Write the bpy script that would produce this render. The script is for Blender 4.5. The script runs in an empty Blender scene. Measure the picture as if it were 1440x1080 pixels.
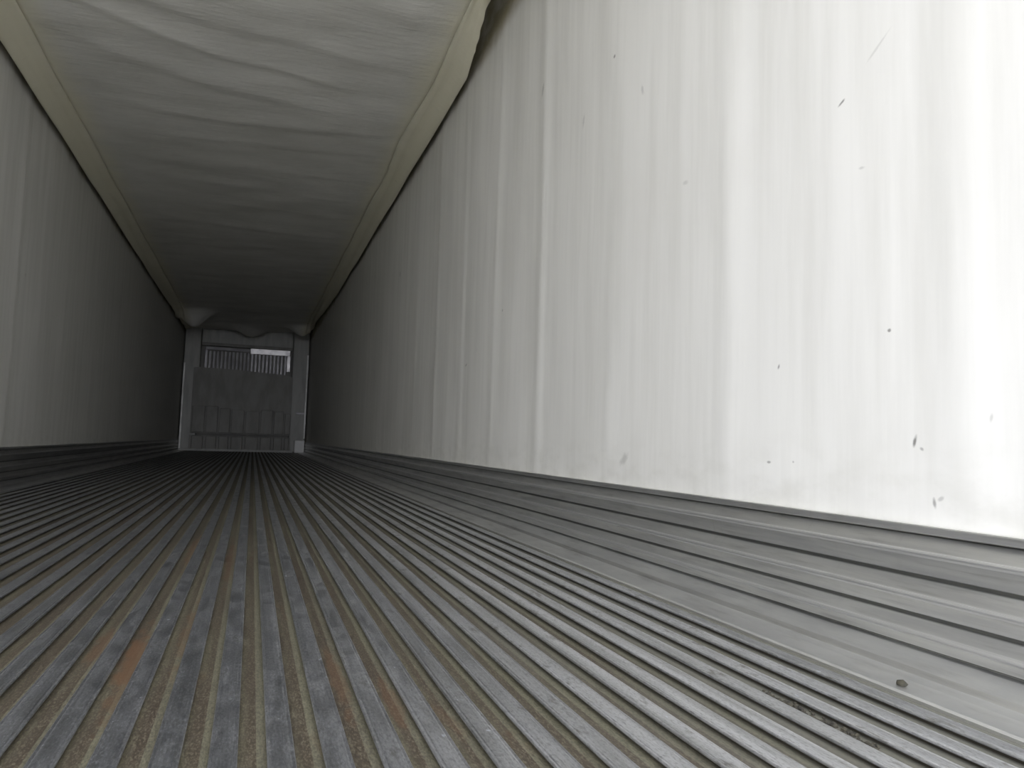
import bpy, bmesh, math, random
from mathutils import Matrix, Vector, noise

random.seed(7)
sc = bpy.context.scene
COL = sc.collection

# ------------------------------------------------------------------ frame of the trailer (metres)
XL, XR = -1.40, 1.06          # inner faces of the side walls
Y0, Y1 = -0.42, 16.25         # rear opening, front wall
ZC = 2.66                     # ceiling
ZS = 0.225                    # top of the aluminium scuff plates
CAMZ = 0.34

# ------------------------------------------------------------------ camera
def camera():
    f, vp, roll = 1030.0, (355.0, 612.0), math.radians(1.7)
    fwd = Vector((vp[0]-720, vp[1]-540, f)).normalized()          # trailer axis as the lens sees it
    h = Vector((math.cos(roll), math.sin(roll), 0))
    X = (h - fwd*h.dot(fwd)).normalized()
    Z = -fwd.cross(X)
    if Z.y > 0: Z = -Z
    right = Vector((X.x, fwd.x, Z.x)); up = -Vector((X.y, fwd.y, Z.y)); back = -Vector((X.z, fwd.z, Z.z))
    cd = bpy.data.cameras.new('camera'); cd.sensor_width = 36; cd.lens = f/1440*36
    cd.clip_start = 0.02; cd.clip_end = 200
    co = bpy.data.objects.new('camera', cd); COL.objects.link(co)
    m = Matrix((right, up, back)).transposed().to_4x4()
    m.translation = Vector((0, 0, CAMZ))
    co.matrix_world = m
    sc.camera = co
camera()

# ------------------------------------------------------------------ world: overcast sky
w = bpy.data.worlds.new('overcast_sky'); sc.world = w; w.use_nodes = True
bg = w.node_tree.nodes['Background']
bg.inputs[0].default_value = (0.92, 0.94, 1.06, 1); bg.inputs[1].default_value = 4.0
pd = bpy.data.lights.new('rear_opening_portal', 'AREA'); pd.shape = 'RECTANGLE'
pd.size = XR-XL; pd.size_y = ZC; pd.cycles.is_portal = True
po = bpy.data.objects.new('rear_opening_portal', pd); COL.objects.link(po)
po.location = ((XL+XR)/2, Y0+0.01, ZC/2); po.rotation_euler = (math.radians(90), 0, 0)

sc.view_settings.view_transform = 'Standard'
sc.view_settings.look = 'None'
sc.view_settings.gamma = 1.0
sc.view_settings.use_curve_mapping = False
sc.view_settings.exposure = 0.86
sc.cycles.max_bounces = 24
sc.cycles.diffuse_bounces = 20
sc.cycles.glossy_bounces = 10

# ------------------------------------------------------------------ helpers
def tag(o, label=None, cat=None, group=None, kind=None):
    if label: o['label'] = label
    if cat: o['category'] = cat
    if group: o['group'] = group
    if kind: o['kind'] = kind
    return o
def link(name, me, mat=None, parent=None):
    if mat and not me.materials: me.materials.append(mat)
    o = bpy.data.objects.new(name, me); COL.objects.link(o)
    if parent: o.parent = parent
    return o
def obj(name, bm, mat, parent=None, smooth=False):
    me = bpy.data.meshes.new(name); bmesh.ops.recalc_face_normals(bm, faces=bm.faces)
    bm.to_mesh(me); bm.free()
    if smooth:
        for p in me.polygons: p.use_smooth = True
    return link(name, me, mat, parent)
def box(bm, a, b, bev=0.0):
    vs = [bm.verts.new((x, y, z)) for x in (a[0], b[0]) for y in (a[1], b[1]) for z in (a[2], b[2])]
    fs = [(0,1,3,2),(4,6,7,5),(0,4,5,1),(2,3,7,6),(0,2,6,4),(1,5,7,3)]
    faces = [bm.faces.new([vs[i] for i in f]) for f in fs]
    if bev:
        es = list({e for f in faces for e in f.edges})
        bmesh.ops.bevel(bm, geom=es, offset=bev, segments=2, affect='EDGES', profile=0.5)
    return vs
def bxo(name, a, b, mat, parent=None, bev=0.0):
    bm = bmesh.new(); box(bm, a, b, bev); return obj(name, bm, mat, parent)
def extrude_y(name, prof, y0, y1, mat, parent=None, n=1, cap=True):
    """closed (x,z) profile swept along the trailer"""
    bm = bmesh.new(); rings = []
    for k in range(n+1):
        y = y0+(y1-y0)*k/n
        rings.append([bm.verts.new((x, y, z)) for x, z in prof])
    m = len(prof)
    for a, b in zip(rings, rings[1:]):
        for i in range(m): bm.faces.new((a[i], a[(i+1)%m], b[(i+1)%m], b[i]))
    if cap: bm.faces.new(rings[0]); bm.faces.new(rings[-1][::-1])
    return obj(name, bm, mat, parent)
def sstep(t):
    t = max(0.0, min(1.0, t)); return t*t*(3-2*t)

# ------------------------------------------------------------------ materials
class NT:
    def __init__(s, name):
        s.m = bpy.data.materials.new(name); s.m.use_nodes = True
        s.t = s.m.node_tree; s.b = s.t.nodes['Principled BSDF']
    def n(s, typ, **kw):
        nd = s.t.nodes.new(typ)
        for k, v in kw.items(): setattr(nd, k, v)
        return nd
    def put(s, sock, v):
        if isinstance(v, (int, float)): sock.default_value = v
        elif isinstance(v, (tuple, list)): sock.default_value = tuple(v) if len(v) != 3 or sock.type != 'RGBA' else (*v, 1)
        else: s.t.links.new(v, sock)
    def math(s, op, *a, clamp=False):
        nd = s.n('ShaderNodeMath', operation=op, use_clamp=clamp)
        for i, v in enumerate(a): s.put(nd.inputs[i], v)
        return nd.outputs[0]
    def pos(s):
        return s.n('ShaderNodeNewGeometry').outputs['Position']
    def vmul(s, v, k):
        nd = s.n('ShaderNodeVectorMath', operation='MULTIPLY'); s.put(nd.inputs[0], v); s.put(nd.inputs[1], k); return nd.outputs[0]
    def noise(s, v, scale=1.0, detail=4, rough=0.55, dist=0.0):
        nd = s.n('ShaderNodeTexNoise'); s.put(nd.inputs['Vector'], v)
        nd.inputs['Scale'].default_value = scale; nd.inputs['Detail'].default_value = detail
        nd.inputs['Roughness'].default_value = rough; nd.inputs['Distortion'].default_value = dist
        return nd.outputs[0]
    def ramp(s, v, lo, hi, a=0.0, b=1.0):
        nd = s.n('ShaderNodeMapRange', interpolation_type='SMOOTHSTEP'); s.put(nd.inputs[0], v)
        for i, x in enumerate((lo, hi, a, b)): nd.inputs[i+1].default_value = x
        return nd.outputs[0]
    def mix(s, f, a, b):
        nd = s.n('ShaderNodeMix', data_type='RGBA')
        s.put(nd.inputs[0], f); s.put(nd.inputs[6], a); s.put(nd.inputs[7], b); return nd.outputs[2]
    def xyz(s, v):
        nd = s.n('ShaderNodeSeparateXYZ'); s.put(nd.inputs[0], v); return nd.outputs
    def bump(s, h, strength, dist=0.002):
        nd = s.n('ShaderNodeBump'); nd.inputs['Strength'].default_value = strength
        nd.inputs['Distance'].default_value = dist; s.put(nd.inputs['Height'], h)
        s.t.links.new(nd.outputs[0], s.b.inputs['Normal'])
    def fin(s, col, rough=0.5, metal=0.0, spec=None):
        s.put(s.b.inputs['Base Color'], col); s.put(s.b.inputs['Roughness'], rough); s.put(s.b.inputs['Metallic'], metal)
        if spec is not None: s.b.inputs['Specular IOR Level'].default_value = spec
        return s.m

def wall_material(name, marks=(), stain_top=True, tone=1.0):
    s = NT(name); p = s.pos()
    streak = s.noise(s.vmul(p, (1, 8, 0.6)), 1.5, 5, 0.6)          # runs down the liner
    fine = s.noise(s.vmul(p, (1, 26, 0.6)), 1.3, 3)
    cloud = s.noise(p, 1.7, 4)
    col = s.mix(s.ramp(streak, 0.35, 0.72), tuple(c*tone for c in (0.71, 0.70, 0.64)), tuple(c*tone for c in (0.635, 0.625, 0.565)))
    col = s.mix(s.ramp(fine, 0.5, 0.85, 0, 0.16), col, (0.57, 0.56, 0.49))
    col = s.mix(s.ramp(cloud, 0.5, 0.8, 0, 0.4), col, (0.62, 0.605, 0.545))
    x, y, z = s.xyz(p)
    # grime that creeps up from the scuff plate
    low = s.math('MULTIPLY', s.ramp(z, 0.235, 0.42, 1, 0), s.ramp(s.noise(s.vmul(p, (1, 5, 9)), 2.0, 5), 0.42, 0.7))
    col = s.mix(s.math('MULTIPLY', low, 0.22), col, (0.42, 0.41, 0.34))
    if stain_top:   # yellow-brown water stain along the ceiling edge
        wob = s.math('MULTIPLY_ADD', s.noise(s.vmul(p, (1, 2.2, 1)), 1.5, 4), 0.16, z)
        top = s.math('MULTIPLY', s.ramp(wob, 2.41, 2.53), s.ramp(s.noise(s.vmul(p, (1, 3, 6)), 2, 4), 0.25, 0.6, 0.45, 1))
        col = s.mix(s.math('MULTIPLY', top, 0.85), col, (0.24, 0.20, 0.085))
    acc = None
    nz = s.noise(p, 60, 3)
    for (my, mz, ry, rz, ang, k) in marks:
        ry *= 0.6; rz *= 0.6                            # scuffs and nicks, each where it is on the liner
        dy = s.math('SUBTRACT', y, my); dz = s.math('SUBTRACT', z, mz)
        ca, sa = math.cos(math.radians(ang)), math.sin(math.radians(ang))
        u = s.math('DIVIDE', s.math('ADD', s.math('MULTIPLY', dy, ca), s.math('MULTIPLY', dz, sa)), ry)
        v = s.math('DIVIDE', s.math('SUBTRACT', s.math('MULTIPLY', dz, ca), s.math('MULTIPLY', dy, sa)), rz)
        r = s.math('SQRT', s.math('ADD', s.math('MULTIPLY', u, u), s.math('MULTIPLY', v, v)))
        r = s.math('ADD', r, s.math('MULTIPLY_ADD', nz, 1.2, -0.6))
        f = s.ramp(r, 0.35, 1.35, k*0.85, 0)
        acc = f if acc is None else s.math('MAXIMUM', acc, f)
    if acc is not None: col = s.mix(acc, col, (0.10, 0.095, 0.08))
    s.bump(s.math('ADD', fine, s.noise(p, 90, 2)), 0.06, 0.001)
    return s.fin(col, 0.5, 0.0, 0.35)

M = {}
def simple(name, c1, c2, scale=6, rough=0.5, metal=0.0, stretch=(1, 1, 1), bump=0.0):
    s = NT(name); v = s.vmul(s.pos(), stretch); n = s.noise(v, scale, 5)
    col = s.mix(s.ramp(n, 0.35, 0.68), c1, c2)
    if bump: s.bump(n, bump, 0.003)
    M[name] = s.fin(col, rough, metal); return M[name]

def rail_material():
    s = NT('worn_aluminium_rail'); p = s.pos(); x, y, z = s.xyz(p)
    long_ = s.noise(s.vmul(p, (16, 0.7, 16)), 2.2, 5, 0.6)
    brush = s.noise(s.vmul(p, (260, 3.0, 260)), 1.0, 3)
    blot = s.noise(s.vmul(p, (30, 9, 30)), 1.3, 5, 0.65)
    col = s.mix(s.ramp(long_, 0.35, 0.66), (0.60, 0.605, 0.61), (0.41, 0.415, 0.41))
    col = s.mix(s.ramp(brush, 0.4, 0.75, 0, 0.5), col, (0.74, 0.745, 0.75))
    col = s.mix(s.ramp(blot, 0.54, 0.70, 0, 0.7), col, (0.15, 0.14, 0.105))
    # tread edges polished, middle duller and bluer
    ph = s.math('ABSOLUTE', s.math('SUBTRACT', s.math('FRACT', s.math('DIVIDE', s.math('ADD', x, 10.011+0.0145+0.029-0.0145), 0.058)), 0.5))
    mid = s.math('MULTIPLY', s.ramp(ph, 0.09, 0.19, 1, 0), s.ramp(s.noise(s.vmul(p, (12, 1.6, 12)), 2, 4), 0.35, 0.6))
    col = s.mix(s.math('MULTIPLY', mid, 0.5), col, (0.20, 0.225, 0.27))
    # tread colour darkened over middle and left to paint in the dimmer light
    dim = s.math('ADD', x, s.math('MULTIPLY_ADD', s.noise(s.vmul(p, (2, 0.5, 2)), 2, 3), 0.6, -0.3))
    col = s.mix(s.ramp(dim, -0.1, 0.65, 0.62, 0), col, (0.075, 0.083, 0.092))
    # bright nicks
    nick = s.noise(s.vmul(p, (90, 45, 90)), 1.0, 2, 0.5)
    col = s.mix(s.ramp(nick, 0.70, 0.77, 0, 0.8), col, (0.75, 0.78, 0.84))
    grit = s.noise(s.vmul(p, (380, 110, 380)), 1.0, 3, 0.7)
    col = s.mix(s.ramp(grit, 0.50, 0.72, 0, 0.35), col, (0.62, 0.63, 0.65))
    col = s.mix(s.ramp(grit, 0.50, 0.34, 0, 0.4), col, (0.12, 0.12, 0.115))
    # dark brown and unmetallic on everything below the tread
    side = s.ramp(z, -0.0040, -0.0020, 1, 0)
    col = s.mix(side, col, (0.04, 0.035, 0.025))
    s.bump(s.math('ADD', brush, s.math('MULTIPLY', blot, 0.8)), 0.25, 0.0008)
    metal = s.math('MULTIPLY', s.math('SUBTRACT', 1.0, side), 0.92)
    return s.fin(col, s.ramp(blot, 0.3, 0.7, 0.34, 0.52), metal)

def trough_material():
    s = NT('dirty_floor_groove'); p = s.pos(); x, y, z = s.xyz(p)
    a = s.noise(s.vmul(p, (14, 1.3, 14)), 1.8, 5, 0.6)
    b = s.noise(s.vmul(p, (120, 22, 120)), 1.0, 4, 0.65)
    col = s.mix(s.ramp(a, 0.36, 0.66), (0.072, 0.066, 0.038), (0.040, 0.030, 0.018))
    col = s.mix(s.ramp(b, 0.45, 0.8, 0, 0.5), col, (0.15, 0.14, 0.10))
    # darker brown along one side of each groove, lighter olive along the other
    ph = s.math('FRACT', s.math('DIVIDE', s.math('ADD', x, 10.011), 0.058))
    ph = s.math('ADD', ph, s.math('MULTIPLY_ADD', a, 0.3, -0.15))
    col = s.mix(s.ramp(ph, 0.66, 0.90, 0, 0.75), col, (0.032, 0.021, 0.012))
    col = s.mix(s.ramp(ph, 0.36, 0.62, 0.4, 0), col, (0.13, 0.128, 0.085))
    grit = s.noise(s.vmul(p, (420, 160, 420)), 1.0, 3, 0.7)
    col = s.mix(s.ramp(grit, 0.45, 0.7, 0, 0.55), col, (0.15, 0.135, 0.09))
    col = s.mix(s.ramp(grit, 0.52, 0.35, 0, 0.5), col, (0.03, 0.026, 0.018))
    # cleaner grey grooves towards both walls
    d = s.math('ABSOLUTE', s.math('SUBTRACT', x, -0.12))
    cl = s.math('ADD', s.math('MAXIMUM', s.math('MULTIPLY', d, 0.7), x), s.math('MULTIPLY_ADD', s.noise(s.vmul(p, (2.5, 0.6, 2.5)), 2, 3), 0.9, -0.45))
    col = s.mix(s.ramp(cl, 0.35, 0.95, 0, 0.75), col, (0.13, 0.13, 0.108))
    # rust
    rn = s.noise(s.vmul(p, (40, 14, 40)), 1.0, 5, 0.65)
    acc = s.math('MULTIPLY', s.ramp(s.noise(s.vmul(p, (9, 2.2, 9)), 1.6, 5, 0.65, 0.4), 0.58, 0.70, 0, 0.35),
                 s.ramp(s.math('ABSOLUTE', s.math('ADD', x, 0.05)), 0.25, 0.6, 1, 0))
    for (rx, ry, sx, sy, k) in ((-.155, 1.30, .016, .16, 1), (-.150, 1.10, .012, .10, .6), (-.147, 2.40, .014, .40, .7), (-.213, 1.36, .012, .10, .6),
                                (.137, 1.10, .010, .14, .5), (-.085, 1.45, .012, .25, .5), (.195, 1.0, .010, .10, .5), (-.040, 2.2, .012, .3, .5)):
        u = s.math('DIVIDE', s.math('SUBTRACT', x, rx), sx); v = s.math('DIVIDE', s.math('SUBTRACT', y, ry), sy)
        d2 = s.math('ADD', s.math('MULTIPLY', u, u), s.math('MULTIPLY', v, v))
        d2 = s.math('ADD', d2, s.math('MULTIPLY_ADD', rn, 6.0, -3.0))
        acc = s.math('MAXIMUM', acc, s.ramp(d2, 0.2, 1.5, k, 0))
    col = s.mix(s.math('MULTIPLY', acc, 0.7), col, (0.095, 0.045, 0.018))
    s.bump(b, 0.5, 0.002)
    return s.fin(col, 0.62, 0.0)

def scuff_material(nm='dull_aluminium_scuff_plate', t=1.0):
    s = NT(nm); p = s.pos()
    a = s.noise(s.vmul(p, (1, 1.6, 26)), 2.0, 5, 0.6)
    b = s.noise(s.vmul(p, (20, 5, 90)), 1.2, 4, 0.6)
    v = s.noise(s.vmul(p, (3, 60, 3)), 1.0, 2)
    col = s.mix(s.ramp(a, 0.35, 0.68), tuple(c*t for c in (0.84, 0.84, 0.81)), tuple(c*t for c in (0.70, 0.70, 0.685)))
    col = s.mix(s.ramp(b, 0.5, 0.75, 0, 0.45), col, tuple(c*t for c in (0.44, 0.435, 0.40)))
    col = s.mix(s.ramp(v, 0.6, 0.8, 0, 0.3), col, (0.66, 0.66, 0.63))
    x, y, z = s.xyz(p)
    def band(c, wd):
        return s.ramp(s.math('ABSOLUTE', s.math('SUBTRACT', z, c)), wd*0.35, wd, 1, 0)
    ridge_glint = s.math('MAXIMUM', s.math('MAXIMUM', band(0.183, 0.0045), band(0.113, 0.0045)), band(0.053, 0.0045))  # highlights along the ridges, painted into the colour by height
    ridge_glint = s.math('MULTIPLY', ridge_glint, s.ramp(a, 0.2, 0.5, 0.35, 0.9))
    crease_shade = s.math('MAXIMUM', s.math('MAXIMUM', band(0.1400, 0.0050), band(0.0760, 0.0050)), s.math('MAXIMUM', band(0.2100, 0.0030), band(0.0255, 0.0030)))  # shade in the creases, painted as dark bands by height
    col = s.mix(s.math('MULTIPLY', crease_shade, 0.75), col, (0.10, 0.098, 0.085))
    col = s.mix(ridge_glint, col, tuple(c*t for c in (0.97, 0.97, 0.95)))
    s.bump(b, 0.2, 0.001)
    return s.fin(col, 0.34, 0.94)

def fabric_material():
    s = NT('coated_chute_fabric'); p = s.pos(); x, y, z = s.xyz(p)
    a = s.noise(s.vmul(p, (1.2, 3, 1)), 1.2, 5, 0.6)
    col = s.mix(s.ramp(a, 0.35, 0.7), (0.64, 0.63, 0.57), (0.56, 0.55, 0.49))
    # yellowed edges
    e = s.math('MINIMUM', s.math('SUBTRACT', x, XL), s.math('SUBTRACT', XR, x))
    e = s.math('ADD', e, s.math('MULTIPLY_ADD', s.noise(s.vmul(p, (3, 3, 3)), 1.5, 4), 0.16, -0.08))
    col = s.mix(s.ramp(e, 0.12, 0.36, 0.75, 0), col, (0.70, 0.66, 0.47))
    sp = s.noise(p, 14, 3, 0.7)
    col = s.mix(s.ramp(sp, 0.72, 0.78, 0, 0.6), col, (0.25, 0.24, 0.16))
    s.bump(s.noise(s.vmul(p, (3, 14, 3)), 2.2, 5, 0.6), 0.35, 0.012)
    return s.fin(col, 0.55)

M['wall_r'] = wall_material('white_liner_right', marks=[
    (2.09, 1.62, .012, .010, 0, .9), (1.11, 1.03, .016, .005, -28, .9), (1.00, .56, .007, .006, 0, .85),
    (1.29, .52, .006, .010, 20, .8), (1.32, .315, .010, .005, 0, .7), (1.245, .318, .005, .004, 0, .5),
    (.950, .362, .006, .017, 18, .95), (.936, .350, .008, .005, 30, .6), (.912, .262, .006, .016, -10, .7), (.900, .270, .012, .006, -30, .4),
    (2.73, 1.80, .02, .045, 25, .4), (1.98, .30, .05, .022, -35, .35), (3.78, .75, .035, .010, -15, .5),
    (3.18, .95, .014, .010, 0, .5), (5.84, 1.68, .05, .04, 0, .25), (.81, .40, .005, .012, 15, .3),
    (1.02, 1.10, .05, .005, -35, .22), (1.9, 1.42, .012, .03, -20, .3), (1.66, 1.05, .02, .01, 10, .25),
    (1.06, .88, .012, .005, 10, .3), (2.33, 1.50, .014, .04, 12, .3)])
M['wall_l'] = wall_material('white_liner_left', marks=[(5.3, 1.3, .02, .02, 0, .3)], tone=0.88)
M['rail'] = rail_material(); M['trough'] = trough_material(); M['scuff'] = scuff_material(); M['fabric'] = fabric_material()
M['scuff_l'] = scuff_material('dimmed_aluminium_scuff_plate', 0.6)  # left plate: same metal, its colour lowered to paint in the dimmer light
simple('ceiling_panel', (0.62, 0.62, 0.58), (0.52, 0.51, 0.45), 2, 0.5)
simple('bulkhead_grey', (0.28, 0.275, 0.235), (0.215, 0.212, 0.18), 3, 0.5, 0.0, (2, 1, 0.7), 0.1)
simple('pillar_grey', (0.43, 0.43, 0.38), (0.34, 0.34, 0.30), 3, 0.45, 0.0, (3, 1, 0.6), 0.1)
simple('bright_aluminium', (0.50, 0.49, 0.47), (0.36, 0.35, 0.34), 8, 0.38, 0.9, (1, 1, 1), 0.05)
simple('dull_trim', (0.80, 0.80, 0.74), (0.60, 0.60, 0.55), 5, 0.5, 0.35)
simple('vent_slat_metal', (0.36, 0.35, 0.35), (0.27, 0.265, 0.26), 5, 0.45, 0.6)
simple('white_plastic', (0.92, 0.92, 0.86), (0.85, 0.85, 0.80), 8, 0.4)
simple('dark_recess', (0.05, 0.05, 0.045), (0.035, 0.035, 0.03), 8, 0.7)
simple('yard_concrete', (0.55, 0.54, 0.51), (0.46, 0.45, 0.43), 0.8, 0.85, 0.0, (1, 1, 1), 0.2)
simple('dirt', (0.022, 0.02, 0.014), (0.05, 0.045, 0.028), 60, 0.9)

# ------------------------------------------------------------------ yard behind the open rear of the trailer
tag(bxo('ground', (-30, -40, -1.5), (30, 30, -1.3), M['yard_concrete']), kind='structure')

# ------------------------------------------------------------------ side walls: foamed liner, swelling between the uprights
STUDS = [0.27+0.605*k+0.02*math.sin(k*5.1) for k in range(-1, 28)]
def wall_relief(y, z, seed):
    d = 0.0
    for i, s_ in enumerate(STUDS):
        t = y-s_-0.012*noise.noise((seed, i*3.3, z*0.8))
        if abs(t) < 0.25:
            k = max(0.15, 0.75+1.3*noise.noise((seed+4, i*1.7, 0.3)))
            d += 0.0036*k*math.exp(-(t/0.048)**2)*(0.8+0.4*noise.noise((i*2.1, seed, z*1.3)))
    d += 0.0080*noise.noise((seed, y*1.7, z*0.35))          # broad swell
    d += 0.0007*noise.noise((seed+7, y*8.0, z*0.45))        # flutes
    d += 0.0016*noise.noise((seed+11, y*3.5, z*2.6))        # dents
    return d*sstep((z-0.215)/0.10)
def side_wall(name, x, sign, mat, seed):
    ys = []; y = Y0
    while y < Y1:
        ys.append(y); y += 0.012 if y < 4.5 else (0.02 if y < 8 else 0.04)
    ys.append(Y1)
    nz = 48; z0, z1 = -0.02, ZC+0.02
    verts = [(x+sign*wall_relief(yy, z0+(z1-z0)*j/nz, seed), yy, z0+(z1-z0)*j/nz) for yy in ys for j in range(nz+1)]
    n = nz+1
    if sign < 0: faces = [(i*n+j, (i+1)*n+j, (i+1)*n+j+1, i*n+j+1) for i in range(len(ys)-1) for j in range(nz)]
    else: faces = [(i*n+j, i*n+j+1, (i+1)*n+j+1, (i+1)*n+j) for i in range(len(ys)-1) for j in range(nz)]
    # outer skin
    b = len(verts); X = x-sign*0.07
    verts += [(X, Y0, z0), (X, Y1, z0), (X, Y1, z1), (X, Y0, z1)]
    faces.append((b, b+1, b+2, b+3))
    L = (len(ys)-1)*n
    faces.append(tuple([b, b+3]+[j for j in range(nz, -1, -1)]))
    faces.append(tuple([b+1, b+2]+[L+j for j in range(nz, -1, -1)]))
    faces.append(tuple([b, b+1]+[i*n for i in range(len(ys)-1, -1, -1)]))
    faces.append(tuple([b+3, b+2]+[i*n+nz for i in range(len(ys)-1, -1, -1)]))
    me = bpy.data.meshes.new(name); me.from_pydata(verts, [], faces); me.update()
    bm = bmesh.new(); bm.from_mesh(me); bmesh.ops.recalc_face_normals(bm, faces=bm.faces); bm.to_mesh(me); bm.free()
    for p in me.polygons: p.use_smooth = len(p.vertices) == 4 and abs(p.normal.x) > 0.7
    return tag(link(name, me, mat), kind='structure')
side_wall('wall_right', XR, -1, M['wall_r'], 3.1)
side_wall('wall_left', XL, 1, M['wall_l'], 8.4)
tag(bxo('ceiling', (XL-0.08, Y0, ZC), (XR+0.08, Y1+0.08, ZC+0.08), M['ceiling_panel']), kind='structure')
tag(bxo('wall_front', (XL-0.08, Y1, -0.1), (XR+0.08, Y1+0.08, ZC), M['bulkhead_grey']), kind='structure')

# ------------------------------------------------------------------ floor: grooved aluminium extrusion, one T-rail after another
floor = tag(bxo('floor', (XL-0.05, Y0, -0.12), (XR+0.05, Y1, -0.0088), M['trough']), kind='structure')
W2, ST = 0.0145, 0.0085
prof = [(-ST, -0.0086), (ST, -0.0086), (ST, -0.0045), (W2-0.001, -0.0036), (W2, -0.0028), (W2, -0.0012), (W2-0.0012, 0.0),
        (W2*0.72, -0.0005), (W2*0.6, 0.0), (-W2*0.6, 0.0), (-W2*0.72, -0.0005),
        (-W2+0.0012, 0.0), (-W2, -0.0012), (-W2, -0.0028), (-W2+0.001, -0.0036), (-ST, -0.0045)]
PITCH = 0.058
first = None
for k in range(-21, 16):
    cx = -0.026+0.015+PITCH*k
    if first is None:
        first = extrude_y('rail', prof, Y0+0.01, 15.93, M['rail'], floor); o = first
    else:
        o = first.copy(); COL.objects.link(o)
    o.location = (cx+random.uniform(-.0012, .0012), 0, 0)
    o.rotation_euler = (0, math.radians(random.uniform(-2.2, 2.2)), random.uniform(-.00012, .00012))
# wide flanges beside the scuff plates
for s_, xw in ((1, XR), (-1, XL)):
    q = lambda d, z: (xw-s_*d, z)
    pr = [q(0.0, -0.0087), q(0.0, 0.0235), q(0.020, 0.0225), q(0.066, 0.0125), q(0.072, 0.0105), q(0.079, 0.0025), q(0.100, -0.001), q(0.150, -0.0025), q(0.156, -0.0045), q(0.156, -0.0087)]
    if s_ < 0: pr = pr[::-1]
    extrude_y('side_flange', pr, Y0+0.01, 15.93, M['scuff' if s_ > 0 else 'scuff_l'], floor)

# ------------------------------------------------------------------ scuff plates with three long ribs, and a capping strip
def scuff(name, xw, s_, mat):
    q = lambda d, z: (xw-s_*d, z)
    root = extrude_y(name, [q(-.01, 0.004), q(0.006, 0.004), q(0.006, ZS-0.004), q(-.01, ZS-0.004)], Y0+0.005, 15.95, mat)
    tag(root, kind='structure')
    # rel. heights measured on the plate: crease / ridge / crease
    for top, ridge, bot in ((0.2095, 0.180, 0.142), (0.138, 0.110, 0.078), (0.074, 0.050, 0.0245)):
        pr = [q(0.0062, top), q(0.009, top-0.002), q(0.027, ridge+0.005), q(0.031, ridge+0.0045), q(0.033, ridge+0.002), q(0.033, ridge-0.001), q(0.030, ridge-0.003),
              q(0.024, ridge-0.006), q(0.016, bot+0.004), q(0.0062, bot+0.001)]
        extrude_y('ridge', pr, Y0+0.01, 15.94, mat, root)
    pr = [q(0.0062, ZS), q(0.0175, ZS), q(0.019, ZS-0.002), q(0.019, 0.213), q(0.0172, 0.2105), q(0.0062, 0.2105)]
    extrude_y('capping_strip', pr, Y0+0.01, 15.94, mat, root)
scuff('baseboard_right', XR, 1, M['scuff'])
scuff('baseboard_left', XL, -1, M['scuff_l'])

# ------------------------------------------------------------------ fabric air chute under the ceiling
chute = bpy.data.objects.new('air_chute', None); COL.objects.link(chute); chute.location = (0, 0, 0)
tag(chute, 'off-white fabric air chute slung along the whole ceiling, wrinkled with yellowed edges', 'air chute')
CZ, EZ = 2.445, 2.368
FY = [3.9, 4.25, 4.62, 5.05, 5.45, 5.95, 6.5, 7.05, 7.8, 8.5, 9.4, 10.4, 11.5]
FA = [(0.006+0.008*random.random(), random.uniform(0.035, 0.075), random.uniform(-.2, .2)) for _ in FY]
def fold(x, y):
    c = 0.42*(1-math.exp(-max(0, x+1.3)/0.75))-0.3
    d = 0.0
    yy = y-c+0.12*noise.noise((x*1.3, y*0.5, 2.0))
    for y0, (a, s_, sl) in zip(FY, FA):
        t = (yy-y0-sl*x)/s_
        if -4 < t < 4:
            m = 0.55+0.75*noise.noise((x*1.1, y0*3, 5.5))
            d -= a*m*(math.exp(-t*t) if t > 0 else math.exp(-(t*t)*0.35))
    d -= 0.022*noise.noise((x*0.8, y*0.9, 9.0))
    d -= 0.010*noise.noise((x*2.2+y, y*4.2, 1.0))
    return d
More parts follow.
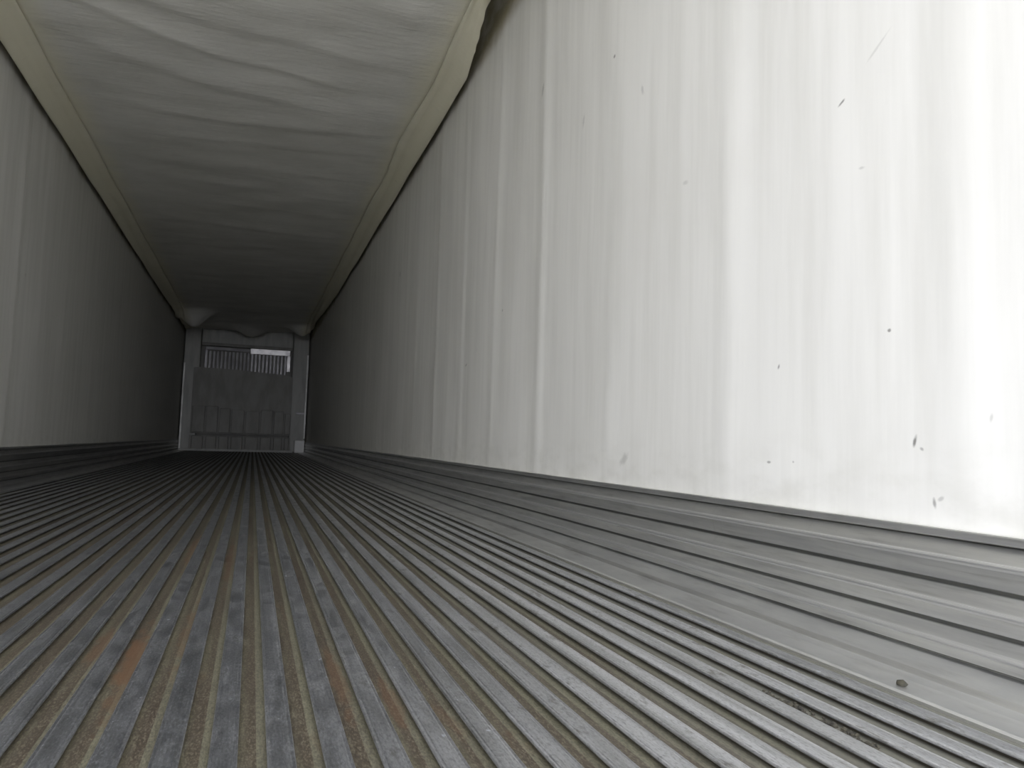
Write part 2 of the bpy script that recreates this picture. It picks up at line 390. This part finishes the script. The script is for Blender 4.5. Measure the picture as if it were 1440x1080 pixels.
def chute_point(u, y):
    """u 0..1 from the left wall edge to the right wall edge"""
    xl, xr = XL+0.040, XR-0.034
    ze_l = ze_r = EZ
    s_ = max(0.0, min(1.2, (3.83-y)/0.5))
    xr -= 0.062*s_; ze_r += 0.055*s_
    if y < 3.6: xr += 0.018*noise.noise((y*9, 0, 4)); ze_r += 0.01*noise.noise((y*11, 3, 4))
    far = sstep((y-10)/5.5)
    ze_l += 0.03*far; ze_r += 0.16*far
    xr += 0.006*noise.noise((y*1.4, 7, 0)); xl += 0.006*noise.noise((y*1.3, 2, 0))
    ze_r += 0.012*noise.noise((y*0.9, 7, 3)); ze_l += 0.012*noise.noise((y*0.9, 2, 3))
    cl, cr = XL+0.18+0.015*noise.noise((y*1.1, 1, 1)), XR-0.18+0.02*noise.noise((y*1.1, 5, 1))
    a, b = 0.085, 0.915
    if u < a:
        t = u/a; x = xl+(cl-xl)*t; zz = ze_l+(CZ-ze_l)*t**0.8
        zz += 0.006*math.sin(t*9+y*.6)*t*(1-t)*4
    elif u > b:
        t = (1-u)/(1-b); x = xr+(cr-xr)*t; zz = ze_r+(CZ+0.05*far-ze_r)*t**0.8
        zz += 0.010*math.sin(t*8+y*.8)*t*(1-t)*4
    else:
        t = (u-a)/(b-a); x = cl+(cr-cl)*t; zz = CZ+0.05*far*t
        w_ = min(1, min(t, 1-t)*9)
        zz += 0.004*w_+fold(x, y)*w_
    # rumpled front end
    if y > 12.3:
        k = sstep((y-12.3)/1.2)
        zz += k*0.035*noise.noise((x*2.3, y*2.4, 7.7))
        for bx, by, br, ba in ((-1.06, 13.7, 0.24, 0.26), (0.80, 14.7, 0.22, 0.20), (-0.12, 15.35, 0.30, 0.17)):
            d2 = ((x-bx)/br)**2+((y-by)/(br*1.1))**2
            zz -= ba*math.exp(-d2)
    return (x, y, zz)
def chute_part(name, u0, u1, nu, label=None):
    ys = []; y = 0.9
    while y < 15.85: ys.append(y); y += 0.028 if y < 8 else 0.05
    ys.append(15.85)
    vs = [chute_point(u0+(u1-u0)*i/nu, yy) for yy in ys for i in range(nu+1)]
    n = nu+1
    fs = [(j*n+i, (j+1)*n+i, (j+1)*n+i+1, j*n+i+1) for j in range(len(ys)-1) for i in range(nu)]
    me = bpy.data.meshes.new(name); me.from_pydata(vs, [], fs); me.update()
    for p in me.polygons: p.use_smooth = True
    o = link(name, me, M['fabric'], chute)
    md = o.modifiers.new('thickness', 'SOLIDIFY'); md.thickness = 0.004; md.offset = 0
    if label: o['label'] = label
    return o
chute_part('fabric_sheet', 0.085, 0.915, 90)
chute_part('edge_flap', 0.0, 0.085, 8, 'yellowed fabric flap along the left wall')
chute_part('edge_flap', 0.915, 1.0, 10, 'yellowed fabric flap along the right wall, pulled away at its near end')

# ------------------------------------------------------------------ front bulkhead
BY = 16.0
bh = bpy.data.objects.new('front_bulkhead', None); COL.objects.link(bh); bh.location = (0, BY, 0)
tag(bh, 'grey front bulkhead at the dark far end, with ribbed lower panel and vent above', 'bulkhead')
def bp(name, x0, x1, z0, z1, y0, y1, mat, bev=0.006, label=None, parent=bh):
    bm = bmesh.new(); box(bm, (x0, y0-BY, z0), (x1, y1-BY, z1), bev)
    o = obj(name, bm, mat, bh)
    if label: o['label'] = label
    return o
G, PL = M['bulkhead_grey'], M['pillar_grey']
bp('corner_post', XL+0.03, -1.075, 0.02, 2.50, 15.93, 16.12, PL, 0.012)
bp('corner_post', 0.715, XR-0.03, 0.02, 2.58, 15.93, 16.12, PL, 0.012)
bp('edge_trim', XL+0.028, XL+0.062, 0.0, 1.75, 15.90, 15.932, M['dull_trim'], 0.004)
bp('edge_trim', XR-0.062, XR-0.028, 0.30, 2.05, 15.90, 15.932, M['dull_trim'], 0.004)
bp('header_panel', -1.07, 0.71, 2.19, 2.62, 16.03, 16.10, PL, 0.01)
bp('header_rail', -1.07, 0.71, 2.13, 2.195, 16.0, 16.08, G, 0.008)
# backing sheet with the vent opening above it
bp('backing_sheet', -1.07, 0.71, 0.02, 1.50, 16.10, 16.13, G, 0.0)
bp('vent_backing', -1.0, 0.68, 1.50, 2.13, 16.12, 16.15, M['bulkhead_grey'], 0.0)
# tilted bright top lip of the vent, and its jambs
def lip(name, x0, x1, z0, z1, tilt, mat):
    bm = bmesh.new(); box(bm, (-(x1-x0)/2, -0.012, -(z1-z0)/2), ((x1-x0)/2, 0.0, (z1-z0)/2), 0.003)
    o = obj(name, bm, mat, bh); o.location = ((x0+x1)/2, 15.99-BY, (z0+z1)/2); o.rotation_euler = (math.radians(tilt[0]), 0, math.radians(tilt[1])); return o
lip('vent_lip', -0.13, 0.655, 2.015, 2.125, (2.6, -0.6), M['bright_aluminium'])['label'] = 'bright aluminium lip over the right half of the vent'
lip('vent_lip', -0.985, -0.135, 2.045, 2.105, (-4, 7), M['vent_slat_metal'])
bp('vent_jamb', -0.995, -0.945, 1.66, 2.04, 15.97, 16.03, M['vent_slat_metal'], 0.004)
lip('vent_jamb', 0.60, 0.665, 1.68, 2.012, (2.4, -0.5), M['bright_aluminium'])
sl = None
for k in range(21):
    x = -0.90+k*0.0735
    if x > 0.59: break
    if sl is None:
        bm = bmesh.new(); box(bm, (-0.022, 0.0, 1.56), (0.022, 0.03, 2.03), 0.004)
        sl = obj('vent_slat', bm, M['vent_slat_metal'], bh); o = sl
    else:
        o = sl.copy(); COL.objects.link(o)
    o.location = (x, 0.045, 0); o.rotation_euler = (math.radians(-0.0), 0, math.radians(-1.0 if x > -0.1 else 9))
# front cover panel, its top edge falling to the right
bm = bmesh.new()
pts = [(-1.18, 0.345), (0.735, 0.345), (0.735, 1.56), (0.62, 1.60), (-0.35, 1.66), (-1.06, 1.675), (-1.18, 1.665)]
fr = [bm.verts.new((x, -0.115, z)) for x, z in pts]; bk = [bm.verts.new((x, -0.07, z)) for x, z in pts]
bm.faces.new(fr); bm.faces.new(bk[::-1])
for i in range(len(pts)):
    j = (i+1) % len(pts); bm.faces.new((fr[i], bk[i], bk[j], fr[j]))
bmesh.ops.bevel(bm, geom=[e for e in bm.edges], offset=0.008, segments=2, affect='EDGES')
obj('cover_panel', bm, G, bh)
# vertical channels pressed into the lower half, with slots beneath
edges = [-1.165, -0.905, -0.66, -0.43, -0.165, 0.13, 0.385, 0.60, 0.735]
heights = [0.90, 0.90, 0.86, 0.84, 0.82, 0.86, 0.84, 0.80]
for k in range(8):
    a, b = edges[k]+0.016, edges[k+1]-0.016
    bp('panel_rib', a, b, 0.37, heights[k], BY-0.185, BY-0.117, G, 0.008)
    bp('base_rib', a+0.01, b-0.01, 0.03, 0.300, BY-0.165, BY-0.085, G, 0.010)
bp('base_panel', -1.19, 0.745, 0.02, 0.31, BY-0.075, BY-0.04, G, 0.004)
bp('bottom_sill', XL+0.03, 0.80, -0.0, 0.045, BY-0.195, BY-0.17, M['pillar_grey'], 0.004)
bp('cross_strap', 0.83, 1.02, 0.80, 0.84, 15.905, 15.93, M['vent_slat_metal'], 0.004, 'pale strap across the right corner post')

# white block on the floor in front of the right corner post
bm = bmesh.new(); box(bm, (-0.105, -0.07, 0), (0.100, 0.07, 0.265), 0.018)
o = obj('block', bm, M['white_plastic'], None, False); o.location = (0.925, 15.81, 0.0)
tag(o, 'small white block on the floor at the foot of the right corner post', 'block')

# ------------------------------------------------------------------ crumbs of dirt in one groove, and a single pebble
def crumbs():
    bm = bmesh.new()
    for _ in range(90):
        t = random.random()
        y = 0.70+0.20*t+random.uniform(-.02, .02); x = 0.714+random.gauss(0, 0.006)
        r = random.uniform(0.0012, 0.0034)
        m = Matrix.Translation((x, y, -0.0075)) @ Matrix.Rotation(random.random()*3, 4, 'Z') @ Matrix.Diagonal((r*random.uniform(.8, 1.6), r*1.6, r, 1))
        bmesh.ops.create_icosphere(bm, subdivisions=1, radius=1, matrix=m)
    return tag(obj('dirt_crumbs', bm, M['dirt']), 'scatter of dark dirt crumbs in a floor groove near the right wall', 'dirt', kind='stuff')
crumbs()
bm = bmesh.new(); bmesh.ops.create_icosphere(bm, subdivisions=2, radius=1)
for v in bm.verts: v.co = Vector((v.co.x*0.006, v.co.y*0.009, v.co.z*0.005))*(1+0.3*noise.noise(v.co*2))
o = obj('pebble', bm, M['dirt'], None, True); o.location = (0.929, 0.86, 0.0015)
tag(o, 'small dark pebble on the wide flange beside the right scuff plate', 'pebble')
